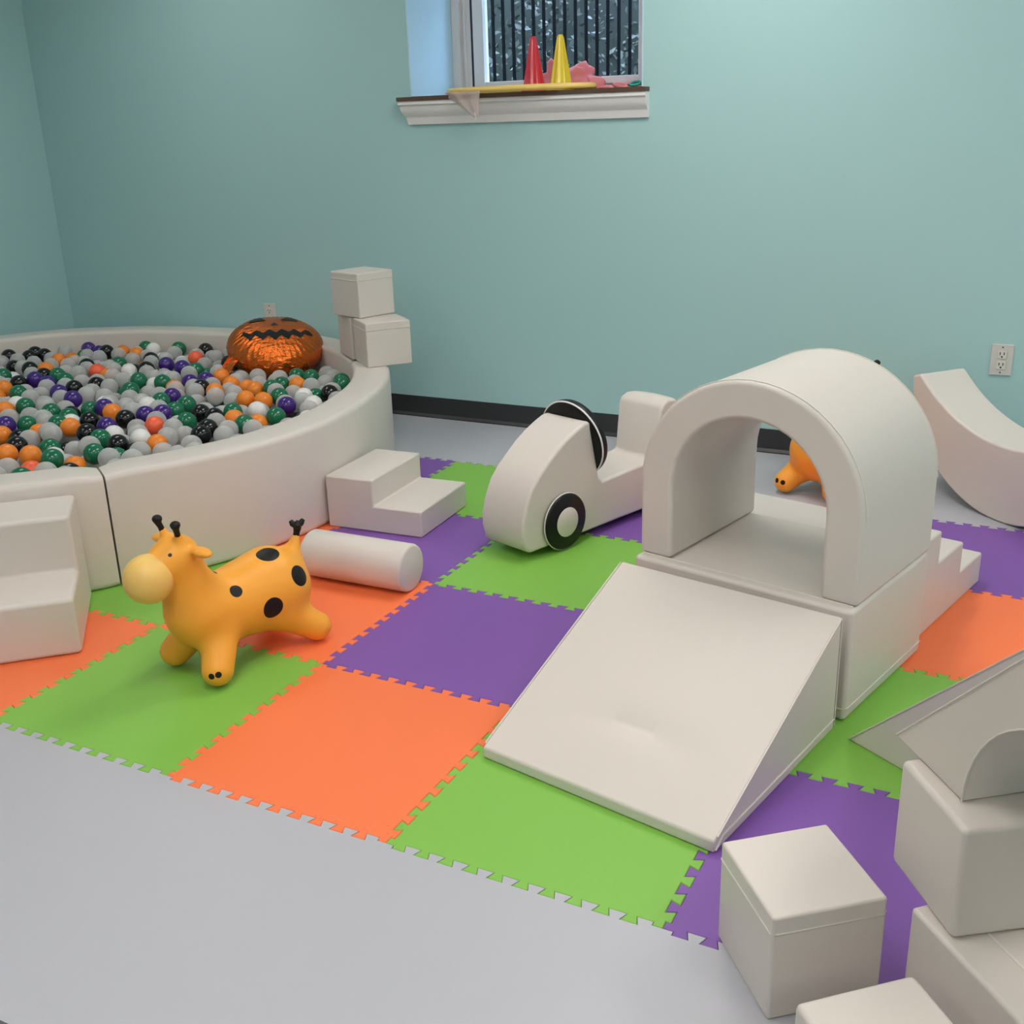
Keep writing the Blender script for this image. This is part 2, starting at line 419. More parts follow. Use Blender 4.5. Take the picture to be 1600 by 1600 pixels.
pit_wall(48+g, 156-g, 'curved white ball pit wall section along the far wall behind the pumpkin balloon')
pit_wall(156+g, 236-g, 'curved white ball pit wall section by the left wall, mostly outside the picture')

# balls: the traced coloured ones first, then the rest dropped between them
def on_plane(px, z):
    d = fw + r2*((px[0]-800)/FPX) - u2*((px[1]-800)/FPX)
    t = (z-CAM.z)/d.z; return CAM+d*t
TR = {
 'purple': [(147, 532), (50, 594), (75, 600), (92, 614), (114, 624), (160, 637), (167, 667), (269, 620), (260, 570), (285, 575), (322, 594), (255, 646), (228, 646), (14, 665), (448, 634)],
 'green': [(244, 534), (186, 569), (306, 579), (284, 543), (5, 588), (220, 595), (204, 610), (90, 587), (102, 595), (29, 615), (38, 635), (140, 636), (84, 644), (80, 665), (36, 661), (292, 632), (252, 627), (272, 640), (292, 659), (364, 644), (386, 662), (157, 686), (90, 719), (140, 712), (176, 706), (355, 578), (424, 607), (436, 620), (486, 590), (534, 601), (495, 575), (426, 652), (464, 588), (252, 598), (130, 550)],
 'orange': [(114, 554), (214, 554), (270, 601), (346, 589), (336, 612), (384, 624), (397, 606), (175, 642), (110, 668), (8, 640), (6, 607), (11, 710), (48, 712), (240, 695), (116, 716), (366, 655), (465, 602), (412, 625), (404, 656), (5, 672), (60, 668), (388, 603)],
 'coral': [(242, 666), (54, 725), (152, 581), (306, 560)],
 'white': [(231, 634), (242, 596), (110, 656), (220, 686), (28, 632), (475, 620), (402, 642), (240, 547)],
 'black': [(12, 554), (54, 547), (49, 558), (67, 555), (47, 577), (34, 597), (69, 586), (116, 607), (136, 572), (151, 602), (167, 550), (236, 562), (229, 577), (341, 540), (315, 606), (110, 640), (140, 658), (196, 655), (314, 646), (325, 670), (314, 680), (185, 695), (136, 677), (37, 672), (515, 615), (335, 652), (217, 697)],
}
BR = .040
BAL = (-1.165, 2.70)                      # where the balloon presses the balls down
balls = []
for cn, lst in TR.items():
    for px in lst:
        p = on_plane(px, .306)
        v = Vector((p.x, p.y))-PC; a = math.degrees(math.atan2(v.y, v.x)); rm = Rin(a)-BR-.004
        if v.length > rm: v = v.normalized()*rm
        balls.append([PC.x+v.x, PC.y+v.y, .306, cn])
P_ = np.array([b[:3] for b in balls])
for it in range(60):                     # push overlapping ones apart
    dif = P_[:, None]-P_[None]; dist = np.sqrt((dif**2).sum(-1))+np.eye(len(P_)); ov = np.clip(.081-dist, 0, None)*(1-np.eye(len(P_)))
    mv = (dif/dist[..., None]*ov[..., None]*.5).sum(1)
    lower = np.tril(ov, -1).sum(1) > 1e-4
    P_ += mv; P_[lower, 2] -= .004; P_[:, 2] = np.clip(P_[:, 2], .25, .31)
    for k in range(len(P_)):
        v = Vector((P_[k, 0], P_[k, 1]))-PC; a = math.degrees(math.atan2(v.y, v.x)); rm = Rin(a)-BR-.003
        if v.length > rm: v = v.normalized()*rm; P_[k, 0], P_[k, 1] = PC.x+v.x, PC.y+v.y
for k in range(len(P_)):
    db = math.hypot(P_[k, 0]-BAL[0], P_[k, 1]-BAL[1])
    if db < .27: P_[k, 2] = min(P_[k, 2], .215 if db < .14 else .235)
for k, b in enumerate(balls): b[:3] = P_[k].tolist()
rng = np.random.default_rng(11)
xy = np.zeros((4000, 3)); nb = len(balls); xy[:nb] = P_
colr = [b[3] for b in balls]
fails = 0
FL = .17
while fails < 1500 and nb < 3000:
    best = None
    for c in range(14):
        a = rng.uniform(-180, 180); rm = Rin(a)-BR-.003; r = rm*math.sqrt(rng.uniform(0, 1))
        x, y = PC.x+r*math.cos(R(a)), PC.y+r*math.sin(R(a))
        d2 = (xy[:nb, 0]-x)**2+(xy[:nb, 1]-y)**2; nr = d2 < .0064
        n0 = len(balls); tn = d2[:n0] < .0046
        z = FL if not nr.any() else max(FL, (xy[:nb, 2][nr]+np.sqrt(.0064-d2[nr])).max())
        if tn.any() and z > P_[:, 2][tn].min()+.0: z = 9
        if best is None or z < best[2]: best = (x, y, z)
    db = math.hypot(best[0]-BAL[0], best[1]-BAL[1]); top = .308 if db > .27 else .215 if db < .14 else .235
    if best[2] > top: fails += 1; continue
    fails = 0; xy[nb] = best; nb += 1
    q = rng.uniform(); colr.append('grey' if q < .85 else 'green' if q < .90 else 'black' if q < .93 else 'orange' if q < .96 else 'purple' if q < .98 else 'white')
def seen(p):
    v = Vector(p)-CAM; z = v.dot(fw); x = 800+FPX*v.dot(r2)/z; y = 800-FPX*v.dot(u2)/z
    return -15 < x < 560 and z
infr = sorted([(seen(xy[k]) or 99, k) for k in range(nb) if seen(xy[k]) and (k < len(balls) or xy[k, 2] > .248)])
keep = set([k for k in range(len(balls)) if seen(xy[k])])
for d_, k in infr:
    if len(keep) >= 298: break
    keep.add(k)
BM = {}
def ball_mesh(cn):
    if cn not in BM:
        bm = bmesh.new(); bmesh.ops.create_icosphere(bm, subdivisions=4, radius=BR)
        me = D.meshes.new('play_ball_'+cn); bm.to_mesh(me); bm.free(); me.materials.append(M['ball_'+cn])
        for p in me.polygons: p.use_smooth = True
        BM[cn] = me
    return BM[cn]
LB = {'grey': 'translucent pale grey plastic play ball', 'green': 'glossy dark green plastic play ball', 'orange': 'bright orange plastic play ball', 'purple': 'deep purple plastic play ball',
      'black': 'shiny black plastic play ball', 'white': 'plain opaque white plastic play ball', 'coral': 'coral red plastic play ball'}
special = {('coral', 0): 'coral red play ball near the front rim, right of the middle', ('coral', 1): 'coral red play ball against the near rim at the left',
           ('orange', 16): 'orange play ball just below the right part of the pumpkin balloon', ('green', 29): 'dark green play ball at the far right inner rim of the pit', ('black', 24): 'black play ball near the right inner rim of the pit',
           ('black', 13): 'black play ball just left of the pumpkin balloon'}
cnt = {}
for k in range(len(balls)):
    c = colr[k]; q = cnt.get(c, 0); cnt[c] = q+1
    if (c, q) in special: colr[k] = (c, special[(c, q)])
for k in sorted(keep):
    c = colr[k]; sp = None
    if isinstance(c, tuple): c, sp = c
    o = D.objects.new('play_ball', ball_mesh(c)); COL.objects.link(o); o.location = xy[k]
    tag(o, sp or LB[c]+' lying in the round ball pit', 'ball', None if sp else c+' balls in the ball pit')
    if sp: o['group'] = 'single balls in the ball pit'
unit = bmesh.new(); bmesh.ops.create_icosphere(unit, subdivisions=2, radius=BR)
uv = np.array([v.co[:] for v in unit.verts]); uf = [[v.index for v in f.verts] for f in unit.faces]; unit.free()
ver, fac, mi = [], [], []
order = ['grey', 'green', 'orange', 'purple', 'black', 'white', 'coral']
for k in range(nb):
    if k in keep: continue
    c = colr[k] if not isinstance(colr[k], tuple) else colr[k][0]; b0 = len(ver)
    ver += (uv+xy[k]).tolist(); fac += [[i+b0 for i in f] for f in uf]; mi += [order.index(c)]*len(uf)
me = D.meshes.new('play_balls'); me.from_pydata(ver, [], fac)
for c in order: me.materials.append(M['ball_'+c])
me.polygons.foreach_set('material_index', mi); me.polygons.foreach_set('use_smooth', [True]*len(mi))
o = D.objects.new('play_balls', me); COL.objects.link(o)
tag(o, 'remaining mass of grey and coloured play balls filling the ball pit', 'balls', 'mass of play balls', 'stuff')

# ------------------------------------------------------------------ foam blocks
def cube_block(label, corner, rz, s=(.2, .2, .2), group='white foam cubes', band=.032, bw=.0055):
    t = thing('foam_cube', label, 'foam cube', corner, rz, group)
    bm = bmesh.new(); bmesh.ops.create_cube(bm, size=1)
    for v in bm.verts: v.co = Vector(((v.co.x+.5)*s[0], (v.co.y+.5)*s[1], (v.co.z+.5)*s[2]))
    bmesh.ops.subdivide_edges(bm, edges=bm.edges[:], cuts=5, use_grid_fill=True)
    for v in bm.verts:                   # gently puffed faces
        a = [(v.co[i]/s[i])*2-1 for i in range(3)]
        for i in range(3):
            if abs(abs(a[i])-1) < 1e-4:
                j, k = (i+1) % 3, (i+2) % 3
                v.co[i] += (1 if a[i] > 0 else -1)*.0022*(1-a[j]**2)*(1-a[k]**2)*(0 if i == 2 and a[i] < 0 else 1)
    o = from_bm('foam_cover', bm, M['vinyl'], t); bevel(o, bw, 3, 40)
    if band:
        e = .0012; z = s[2]-band; c = .006
        pts = [(c, -e), (s[0]-c, -e), (s[0]+e, c), (s[0]+e, s[1]-c), (s[0]-c, s[1]+e), (c, s[1]+e), (-e, s[1]-c), (-e, c)]
        tube('seam', [(x, y, z) for x, y in pts], .0018, M['seam'], t, closed=True, n=6)
        bm2 = []
    return t
def rot_off(p, rz, dx, dy): return (p[0]+math.cos(rz)*dx-math.sin(rz)*dy, p[1]+math.sin(rz)*dx+math.cos(rz)*dy)
cube_block('single white foam cube standing alone at the front right, seam below its top', (2.060, -.135, 0), R(39.8), (.203, .207, .206))
cube_block('white foam cube cut by the bottom edge of the picture, nearest the camera', (*rot_off((2.276, -.158), R(42), -.197, -.197), 0)[:3], R(42), (.197, .197, .203), bw=.010, band=0)
cube_block('white foam cube under the far foot of the upper triangular bridge at the right', (2.318, -.061, .2012), R(35), (.2, .2, .2), band=0, bw=.01)
cube_block('white foam cube under the near foot of the upper bridge, beyond the right edge', (*rot_off((2.184, .17), R(-52.4), .845, -.0), .2012)[:3], R(37.6), (.2, .2, .2), band=0)
cube_block('right one of two lower white foam cubes stacked on the ball pit rim', (-.420, 2.419, PH), R(50.8), (.209, .2, .198))
cube_block('left one of two lower white foam cubes on the ball pit rim, partly hidden', (-.590, 2.545, PH), R(52.3), (.2, .2, .198))
cube_block('white foam cube on top of the two cubes on the ball pit rim', (-.513, 2.519, PH+.1995), R(72), (.203, .205, .2))

def seam_line(name, pts, parent, r=.0022): return tube(name, pts, r, M['seam'], parent, n=6)

# long low block at the lower right corner
t = thing('foam_block', 'long low white foam block at the bottom right corner carrying a cube', 'foam block', (2.251, -.005, 0), R(-47))
box('foam_cover', (0, -0, 0), (.97, .32, .2), M['vinyl'], t, .008)
seam_line('seam', [(0.01, .075, .2005), (.96, .075, .2005)], t)

# triangular bridges with an arched opening
def bridge(label, loc, rz, group):
    t = thing('triangle_bridge', label, 'foam bridge', loc, rz, group)
    pr = [(0, 0), (.2, 0)]+[(.42-.22*math.cos(PI*k/24), .22*math.sin(PI*k/24)) for k in range(1, 24)]+[(.64, 0), (.84, 0), (.424, .416), (.416, .416)]
    o = prism('foam_cover', pr, .2, M['vinyl'], t, bw=.004, ang=32)
    e = .0012
    seam_line('seam', [(.004, -e, .004), (.417, -e, .417)], t, .0018)
    seam_line('seam', [(.423, -e, .417), (.836, -e, .004)], t, .0018)
    seam_line('seam', [(.42-.22*math.cos(PI*k/24), -e, .22*math.sin(PI*k/24)+.002) for k in range(0, 25)], t, .0018)
    return t
bridge('triangular white foam bridge lying on the mats right of the tunnel platform', (2.0126, .802, 0), R(-32), 'triangular foam bridges')
bridge('triangular white foam bridge with arched opening resting on a cube at the right edge', (2.184, .170, .4038), R(-52.4), 'triangular foam bridges')

# wide ramp
RZ = R(-11.5)
t = thing('foam_ramp', 'wide white foam ramp leading up to the tunnel platform', 'ramp', (1.252, .371, 0), RZ)
bm = bmesh.new(); W_, L_, H_, TH = .612, .60, .300, .030
NX, NY = 24, 24; G2 = {}
prof = [(0, 0), (0, TH)]+[(L_*k/NY, TH+(H_-TH)*k/NY) for k in range(1, NY+1)]+[(L_, 0)]
cols = []
for i in range(NX+1):
    x = W_*i/NX; c_ = []
    for k, (y, z) in enumerate(prof):
        dz = 0
        if 1 < k < NY+1 and 0 < i < NX:
            u, v = i/NX, (k-1)/NY
            dz = .006*math.sin(PI*u)*math.sin(PI*v)-.009*math.exp(-((v-.20-.10*math.sin(PI*u)*.9)/.04)**2)*math.sin(PI*u)**2
        c_.append(bm.verts.new((x, y-dz*.45, z+dz)))
    cols.append(c_)
for A, B in zip(cols, cols[1:]):
    for k in range(len(prof)): bm.faces.new((A[k], B[k], B[(k+1) % len(prof)], A[(k+1) % len(prof)]))
bm.faces.new(cols[0]); bm.faces.new(cols[-1])
bevel(from_bm('foam_cover', bm, M['vinyl'], t), .006, 3, 24)
for x in (-.0008, W_+.0008):
    seam_line('seam', [(x, .012, TH+.004), (x, L_-.005, H_-.003)], t)
    seam_line('seam', [(x, .006, .006), (x, .035, .026), (x, L_-.004, .028)], t)
    seam_line('seam', [(x, L_-.001, .01), (x, L_-.001, H_-.01)], t)

# platform under the tunnel
PZ = R(-13.5); PB = (1.383, 1.020); PHT = .297
t = thing('foam_platform', 'low square white foam platform under the arched tunnel', 'foam platform', (*PB, 0), PZ)
box('foam_cover', (0, 0, 0), (.622, .485, PHT), M['vinyl'], t, .012, 4)
e = .0012
tube('seam', [(.01, -e, .034), (.612, -e, .034), (.622+e, .01, .034), (.622+e, .475, .034), (.612, .485+e, .034), (.01, .485+e, .034), (-e, .475, .034), (-e, .01, .034)], .0022, M['seam'], t, closed=True, n=6)
seam_line('seam', [(.012, .030, PHT+.0006), (.61, .030, PHT+.0006)], t)

# tunnel
tp = rot_off(PB, PZ, 0, .026)
t = thing('arch_tunnel', 'arched white foam tunnel standing on the low platform', 'tunnel', (*tp, PHT+.0005), PZ)
Wt, Dt, LT, SH = .622, .466, .098, .208
def arch_prof(n=26):
    Ro = Wt/2; Ri = Ro-LT; HO = Ro*.98
    o_ = [(0, 0), (0, SH)]+[(Ro-Ro*math.cos(PI*k/n), SH+HO*math.sin(PI*k/n)) for k in range(1, n)]+[(Wt, SH), (Wt, 0)]
    i_ = [(Wt-LT, 0), (Wt-LT, SH)]+[(Ro+Ri*math.cos(PI*k/n), SH+(Ri*.98)*math.sin(PI*k/n)) for k in range(1, n)]+[(LT, SH), (LT, 0)]
    return o_, i_
oo, ii = arch_prof()
bm = bmesh.new(); nn = len(oo)
def av(p, y): return bm.verts.new((p[0], y, p[1]))
of, ob = [av(p, 0) for p in oo], [av(p, Dt) for p in oo]; if_, ib = [av(p, 0) for p in ii[::-1]], [av(p, Dt) for p in ii[::-1]]
for k in range(nn-1):
    bm.faces.new((of[k], of[k+1], ob[k+1], ob[k])); bm.faces.new((if_[k], ib[k], ib[k+1], if_[k+1]))
    bm.faces.new((of[k], if_[k], if_[k+1], of[k+1])); bm.faces.new((ob[k], ob[k+1], ib[k+1], ib[k]))
bm.faces.new((of[0], ob[0], ib[0], if_[0])); bm.faces.new((of[-1], if_[-1], ib[-1], ob[-1]))
bevel(from_bm('foam_cover', bm, M['vinyl'], t), .013, 4, 40)
seam_line('seam', [(Wt/2+(p[0]-Wt/2)*1.002, .012, p[1]*1.001+.0005) for p in oo[1:-1]], t, .0016)
seam_line('seam', [(Wt/2+(p[0]-Wt/2)*1.002, Dt-.012, p[1]*1.001+.0005) for p in oo[1:-1]], t, .0016)

# stairs behind the platform
sp_ = rot_off(PB, R(-13.5), -.03, .490)
t = thing('foam_stairs', 'white three-step foam stairs leading down behind the tunnel', 'stairs', (*sp_, 0), R(-13.5))
prism('foam_cover', [(0, 0), (0, .292), (.18, .292), (.18, .196), (.38, .196), (.38, .10), (.572, .10), (.572, 0)], .62, M['vinyl'], t, bw=.007, axis='yz')
# two-step block by the pit
t = thing('foam_steps', 'small white two-step foam block against the right side of the ball pit', 'foam steps', (-.036, 1.536, 0), R(3.4))
prism('foam_cover', [(0, 0), (0, .2), (.2, .2), (.2, .1), (.396, .1), (.396, 0)], .375, M['vinyl'], t, bw=.007)
# steps at the left edge
rz = R(43.5); c_, s_ = math.cos(rz), math.sin(rz)
t = thing('foam_steps', 'tall white two-step foam block at the left edge in front of the ball pit', 'foam steps', (-.071-c_*.6, .378-s_*.6, 0), rz)
prism('foam_cover', [(0, 0), (0, .175), (.2215, .175), (.2215, .35), (.443, .35), (.443, 0)], .6, M['vinyl'], t, bw=.014, seg=4, axis='yz')
# roller
t = thing('foam_roller', 'white foam cylinder roller lying on the orange mat beside the giraffe', 'roller', (.192, 1.135, 0), R(1.4))
rp = .0785
o = lathe('foam_cover', [(0, 0), (rp-.01, 0), (rp-.003, .003), (rp, .01), (rp, .378), (rp-.003, .385), (rp-.01, .388), (0, .388)], M['vinyl'], t, 64, 50)
o.rotation_euler = (0, R(90), 0); o.location = (0, 0, rp)

# crescent rocker at the right
ang = R(-40); cx_ = (2.2854-.1*math.cos(ang), 2.4485-.1*math.sin(ang))
t = thing('curved_rocker', 'crescent shaped white foam rocker with hollow top near the far wall', 'rocker', (*cx_, 0), ang)
pr = []
for k in range(0, 33):
    a = R(-90-80+160*k/32); pr.append((.485*math.cos(a), .485+.485*math.sin(a)))
ex, ez = pr[-1]; pr_out = [(x, z) for x, z in pr]
inn = []
for k in range(0, 25):
    x = .440-.88*k/24; inn.append((x, .280+.178*(x/.44)**2*(.88+.12*(x/.44)**2)))
prof = pr_out+[(.482, .445)]+inn+[(-.482, .445)]
prism('foam_cover', prof, .222, M['vinyl'], t, bw=.010, ang=38)

# ------------------------------------------------------------------ foam car
A71 = R(71)
t = thing('foam_car', 'white foam toy car with black steering wheel and black and white wheels', 'toy car', (.861, 1.628, 0), A71)
pr = [(-.122, .028), (-.143, .048), (-.155, .095), (-.154, .14), (-.136, .200), (-.108, .255), (-.070, .295), (-.030, .328), (.015, .362), (.061, .390), (.110, .413), (.150, .428), (.176, .433), (.186, .425), (.232, .212), (.245, .200),
      (.545, .212), (.556, .225), (.575, .392), (.588, .414), (.62, .424), (.66, .420), (.70, .39), (.725, .33), (.735, .22), (.73, .08), (.715, .028)]
bm = bmesh.new(); n = len(pr); Wc = .208; NW = 6; layers = []
for q in range(NW+1):
    y = Wc*q/NW; bu = 4*(q/NW)*(1-q/NW)
    lay = []
    for k, (u, z) in enumerate(pr):
        dz = 0
        if 15 <= k <= 16: dz = -.004*bu
        if 17 <= k <= 23: dz = .006*bu
        lay.append(bm.verts.new((u-(.006*bu if 17 <= k <= 18 else 0)*1, y, z+dz)))
    layers.append(lay)
for A, B in zip(layers, layers[1:]):
    for k in range(n): bm.faces.new((A[k], A[(k+1) % n], B[(k+1) % n], B[k]))
bm.faces.new(layers[0]); bm.faces.new(layers[-1])
bevel(from_bm('foam_body', bm, M['vinyl'], t), .012, 3, 40)
def wheel(x, side, ):
    wz = .1045
    y = -.002 if side < 0 else Wc+.002
    o = lathe('wheel', [(0, 0), (.094, 0), (.100, .004), (.101, .010), (.099, .014), (.094, .018), (0, .019)], M['black_vinyl'], t, 56, 40)
    o.rotation_euler = (R(90 if side < 0 else -90), 0, 0); o.location = (x, y, wz)
    h = lathe('hub', [(0, .018), (.050, .0195), (.053, .021), (.051, .0225), (0, .0235)], M['vinyl'], o, 40, 40)
    pp = tube('piping', [(.1015*math.cos(2*PI*k/48), .1015*math.sin(2*PI*k/48), .008) for k in range(48)], .0026, M['seam'], o, closed=True, n=6)
    return o
for x in (.040, .59):
    for s in (-1, 1): wheel(x, s)
o = lathe('steering_wheel', [(0, 0), (.132, 0), (.141, .004), (.144, .012), (.144, .026), (.141, .034), (.132, .038), (0, .038)], M['black_vinyl'], t, 64, 40)
o.rotation_euler = (0, R(90-12), 0); o.location = (.199, .106, .343)
tube('piping', [(.1435*math.cos(2*PI*k/64), .1435*math.sin(2*PI*k/64), .006) for k in range(64)], .0032, M['white_paint'], o, closed=True, n=6)

# ------------------------------------------------------------------ bouncing giraffes (smooth blended body from a distance field)
def sdf_cone(p, a, b, ra, rb):
    a, b = np.array(a), np.array(b); ba = b-a; t = np.clip(((p-a)@ba)/(ba@ba), 0, 1)
    return np.linalg.norm(p-a-t[..., None]*ba, axis=-1)-(ra+(rb-ra)*t)
def smin(a, b, k):
    h = np.clip(.5+.5*(b-a)/k, 0, 1); return b*(1-h)+a*h-k*h*(1-h)
def gir_sdf(p):
    q = p*np.array([1, 1, 1.0])
    d = sdf_cone(q, (-.025, 0, .168), (-.248, 0, .172), .092, .120)
    d = smin(d, sdf_cone(q, (-.005, 0, .21), (.035, 0, .345), .082, .060), .05)
    d = smin(d, sdf_cone(q, (.035, 0, .362), (.085, 0, .345), .057, .048), .03)
    for s in (-1, 1):
        d = smin(d, sdf_cone(q, (-.035, s*.05, .12), (.018, s*.098, .047), .050, .043), .03)
        d = smin(d, sdf_cone(q, (-.245, s*.055, .11), (-.326, s*.102, .047), .052, .042), .03)
        e = q-np.array([.014, s*.090, .386]); e = np.stack([e[..., 0]*1.1, e[..., 1]*.62+e[..., 2]*.12*s, e[..., 2]*1.9], -1)
        ear = (np.linalg.norm(e, axis=-1)-.024)*.6
        d = smin(d, ear, .014)
        d = smin(d, sdf_cone(q, (.035, s*.028, .40), (.042, s*.035, .432), .018, .009), .012)
    d = smin(d, sdf_cone(q, (-.335, 0, .235), (-.362, 0, .292), .032, .012), .03)
    return np.maximum(d, .004-q[..., 2])
def surface_net(f, lo, hi, h):
    ax = [np.arange(lo[i], hi[i]+h, h) for i in range(3)]; g3 = np.stack(np.meshgrid(*ax, indexing='ij'), -1); v = f(g3); s = v < 0
    nx, ny, nz = v.shape
    acc = np.zeros((nx-1, ny-1, nz-1, 3)); cnt_ = np.zeros((nx-1, ny-1, nz-1))
    cor = [(i, j, k) for i in (0, 1) for j in (0, 1) for k in (0, 1)]
    def sl(c): return tuple(slice(c[i], v.shape[i]-1+c[i]) for i in range(3))
    for a in cor:
        for i in range(3):
            if a[i] == 0:
                b = list(a); b[i] = 1; va, vb = v[sl(a)], v[sl(b)]; m_ = (va < 0) != (vb < 0)
                t_ = np.where(m_, va/np.where(m_, va-vb, 1), 0); pt = np.zeros(m_.shape+(3,)); pt[:] = a; pt[..., i] += t_
                acc += pt*m_[..., None]; cnt_ += m_
    idx = -np.ones(cnt_.shape, int); act = cnt_ > 0; idx[act] = np.arange(act.sum())
    vv = (np.argwhere(act)+acc[act]/cnt_[act][:, None])*h+np.array(lo)
    F = []
    for i in range(3):
        j, k = (i+1) % 3, (i+2) % 3
        a = [slice(None)]*3; b = [slice(None)]*3; a[i] = slice(0, -1); b[i] = slice(1, None)
        m_ = s[tuple(a)] != s[tuple(b)]; ins = s[tuple(a)]
        for e in np.argwhere(m_):
            if e[j] == 0 or e[k] == 0: continue
            q = []
            for dj, dk in ((0, 0), (1, 0), (1, 1), (0, 1)):
                c = e.copy(); c[j] -= dj; c[k] -= dk; q.append(idx[tuple(c)] if all(c[z] < idx.shape[z] for z in range(3)) else -1)
            if min(q) < 0: continue
            F.append(q if ins[tuple(e)] else q[::-1])
    return vv, F
GSPOTS = [(-.085, .082, .242, .020), (-.175, .112, .162, .031), (-.283, .103, .222, .031), (-.235, .03, .293, .034),
          (-.095, -.080, .24, .026), (-.18, -.112, .15, .030), (-.28, -.100, .215, .026),
          (-.024, .02, .365, .013), (-.048, .0, .325, .014), (-.062, .01, .285, .013), (-.345, .02, .24, .013)]
for s in (-1, 1):
    GSPOTS += [(.0535, s*.120, .050, .0085), (.042, s*.136, .054, .0095), (-.3665, s*.090, .054, .0095), (-.3625, s*.118, .056, .0095), (.079, s*.046, .391, .0085)]
M['giraffe'] = spotted('giraffe_skin', GSPOTS)
gv, gf = surface_net(gir_sdf, (-.44, -.19, -.004), (.16, .19, .46), .0055)
def giraffe(label, loc, rz, sc=1):
    t = thing('bouncing_giraffe', label, 'toy giraffe', loc, rz, 'inflatable bouncing giraffes'); t.scale = (sc, sc, sc)
    me = D.meshes.new('body'); me.from_pydata(gv.tolist(), [], gf)
    b = link('body', me, M['giraffe'], t, smooth=True)
    sm = b.modifiers.new('smooth', 'SMOOTH'); sm.factor = .5; sm.iterations = 3
    bm = bmesh.new(); bmesh.ops.create_icosphere(bm, subdivisions=4, radius=1)
    for v in bm.verts: v.co = Vector((v.co.x*.066+.122, v.co.y*.064, v.co.z*.066+.326))
    from_bm('snout', bm, M['snout'], t, smooth=True)
    for s in (-1, 1):
        h = tube('horn', [(.041, s*.034, .425), (.045, s*.037, .44), (.048, s*.040, .450), (.0485, s*.0405, .455), (.049, s*.041, .460), (.0495, s*.0415, .465), (.050, s*.0415, .4695), (.050, s*.0415, .473)], .008, M['black_rubber'], t, n=14,
                 radii=[.0085, .0078, .009, .0118, .0135, .0128, .009, .001])
        tag(h, 'black ball-tipped horn')
    bm = bmesh.new()
    o = tube('tail_tuft', [(-.360, 0, .285), (-.366, 0, .305), (-.370, 0, .318), (-.372, 0, .332), (-.372, 0, .340)], .01, M['black_rubber'], t, n=12, radii=[.0105, .0095, .012, .010, .002])
    tag(o, 'black forked tail tuft')
    for dx, dy in ((.010, .018), (.004, -.020), (-.020, 0)):
        tube('tail_lobe', [(-.369, 0, .318), (-.369+dx*.8, dy*.8, .328), (-.370+dx*1.2, dy*1.1, .336)], .007, M['black_rubber'], o, n=10, radii=[.007, .0095, .006])
    bm = bmesh.new(); bmesh.ops.create_uvsphere(bm, u_segments=16, v_segments=10, radius=.02)
    for v in bm.verts: v.co = Vector((v.co.x*1.1-.235, v.co.y, v.co.z*.6+.050))
    tag(from_bm('valve', bm, M['pink'], t, smooth=True), 'pink valve plug')
    return t
giraffe('inflatable orange bouncing giraffe with black spots standing in front of the ball pit', (.34, .43, 0), R(-103))
giraffe('orange bouncing giraffe mostly hidden behind the arched tunnel, one foot showing through', (1.640, 2.835, 0), R(72), 1.03)

# ------------------------------------------------------------------ pumpkin balloon
t = thing('pumpkin_balloon', 'orange foil balloon with a black jagged pumpkin grin lying on the balls', 'balloon', (-1.165, 2.70, .392), 0)
t.rotation_euler = (R(15), R(2), R(43))
def bal_pt(x, y, top=True, off=0.0):
    # x,y in the disc; pillow shape with creases at the rim and pumpkin lobes
    r = math.hypot(x, y); a = math.atan2(y, x); R0 = .238
    q = min(1, r/R0); hgt = .118*math.sqrt(max(0, 1-q**2.6))
    hgt *= 1-.05*abs(math.sin(a*3.0))*q
    cr = .0035*math.sin(a*46)*q**3*(1-q)**.35*2.2
    z = (hgt+cr+off) if top else -(hgt*1.05+cr+off)
    return Vector((x*(1+.0*q), y, z))
bm = bmesh.new(); NA, NR = 184, 26
def ringv(i, top):
    r = .238*math.sin(PI/2*i/NR)
    return [bm.verts.new(bal_pt(r*math.cos(2*PI*k/NA)*(1+.008*math.sin(23*2*PI*k/NA)*(i/NR)**4), r*math.sin(2*PI*k/NA)*(1+.008*math.sin(23*2*PI*k/NA)*(i/NR)**4), top)) for k in range(NA)]
rim = ringv(NR, True)
for top in (True, False):
    c = bm.verts.new(bal_pt(0, 0, top)); pr_ = ringv(1, top)
    for k in range(NA): bm.faces.new((c, pr_[k], pr_[(k+1) % NA]))
    for i in range(2, NR+1):
        cur = ringv(i, top) if i < NR else rim
        for k in range(NA): bm.faces.new((pr_[k], cur[k], cur[(k+1) % NA], pr_[(k+1) % NA]))
        pr_ = cur
from_bm('foil_body', bm, M['foil'], t, smooth=True)
def band(name, xs, up_, lo_, n=6):
    bm = bmesh.new(); prev = None
    for x, a, b in zip(xs, up_, lo_):
        cur = [bm.verts.new(bal_pt(x, b+(a-b)*k/n, True, .0022)) for k in range(n+1)]
        if prev:
            for k in range(n): bm.faces.new((prev[k], cur[k], cur[k+1], prev[k+1]))
        prev = cur
    return from_bm(name, bm, M['black_vinyl'], t, smooth=True)
xs = [-.185+.37*k/72 for k in range(73)]
def zig(x, per, amp): 
    q = (x/per) % 1; return amp*(1-abs(2*q-1)*2)*.5
up_, lo_ = [], []
for x in xs:
    e = 1-(abs(x)/.186)**4; mid_ = -.090+1.5*x*x
    up_.append(mid_+.026*e+zig(x, .060, .030)); lo_.append(mid_-.026*e+zig(x+.008, .060, .040)-.001)
band('printed_mouth', xs, up_, lo_)
for s in (-1, 1):
    xe = [s*.035+s*.085*k/16 for k in range(17)]
    band('printed_eye', xe, [.055+.05*math.sin(PI*k/16)+.03*k/16 for k in range(17)], [.055+.018*k/16 for k in range(17)])
xe = [-.018+.036*k/10 for k in range(11)]
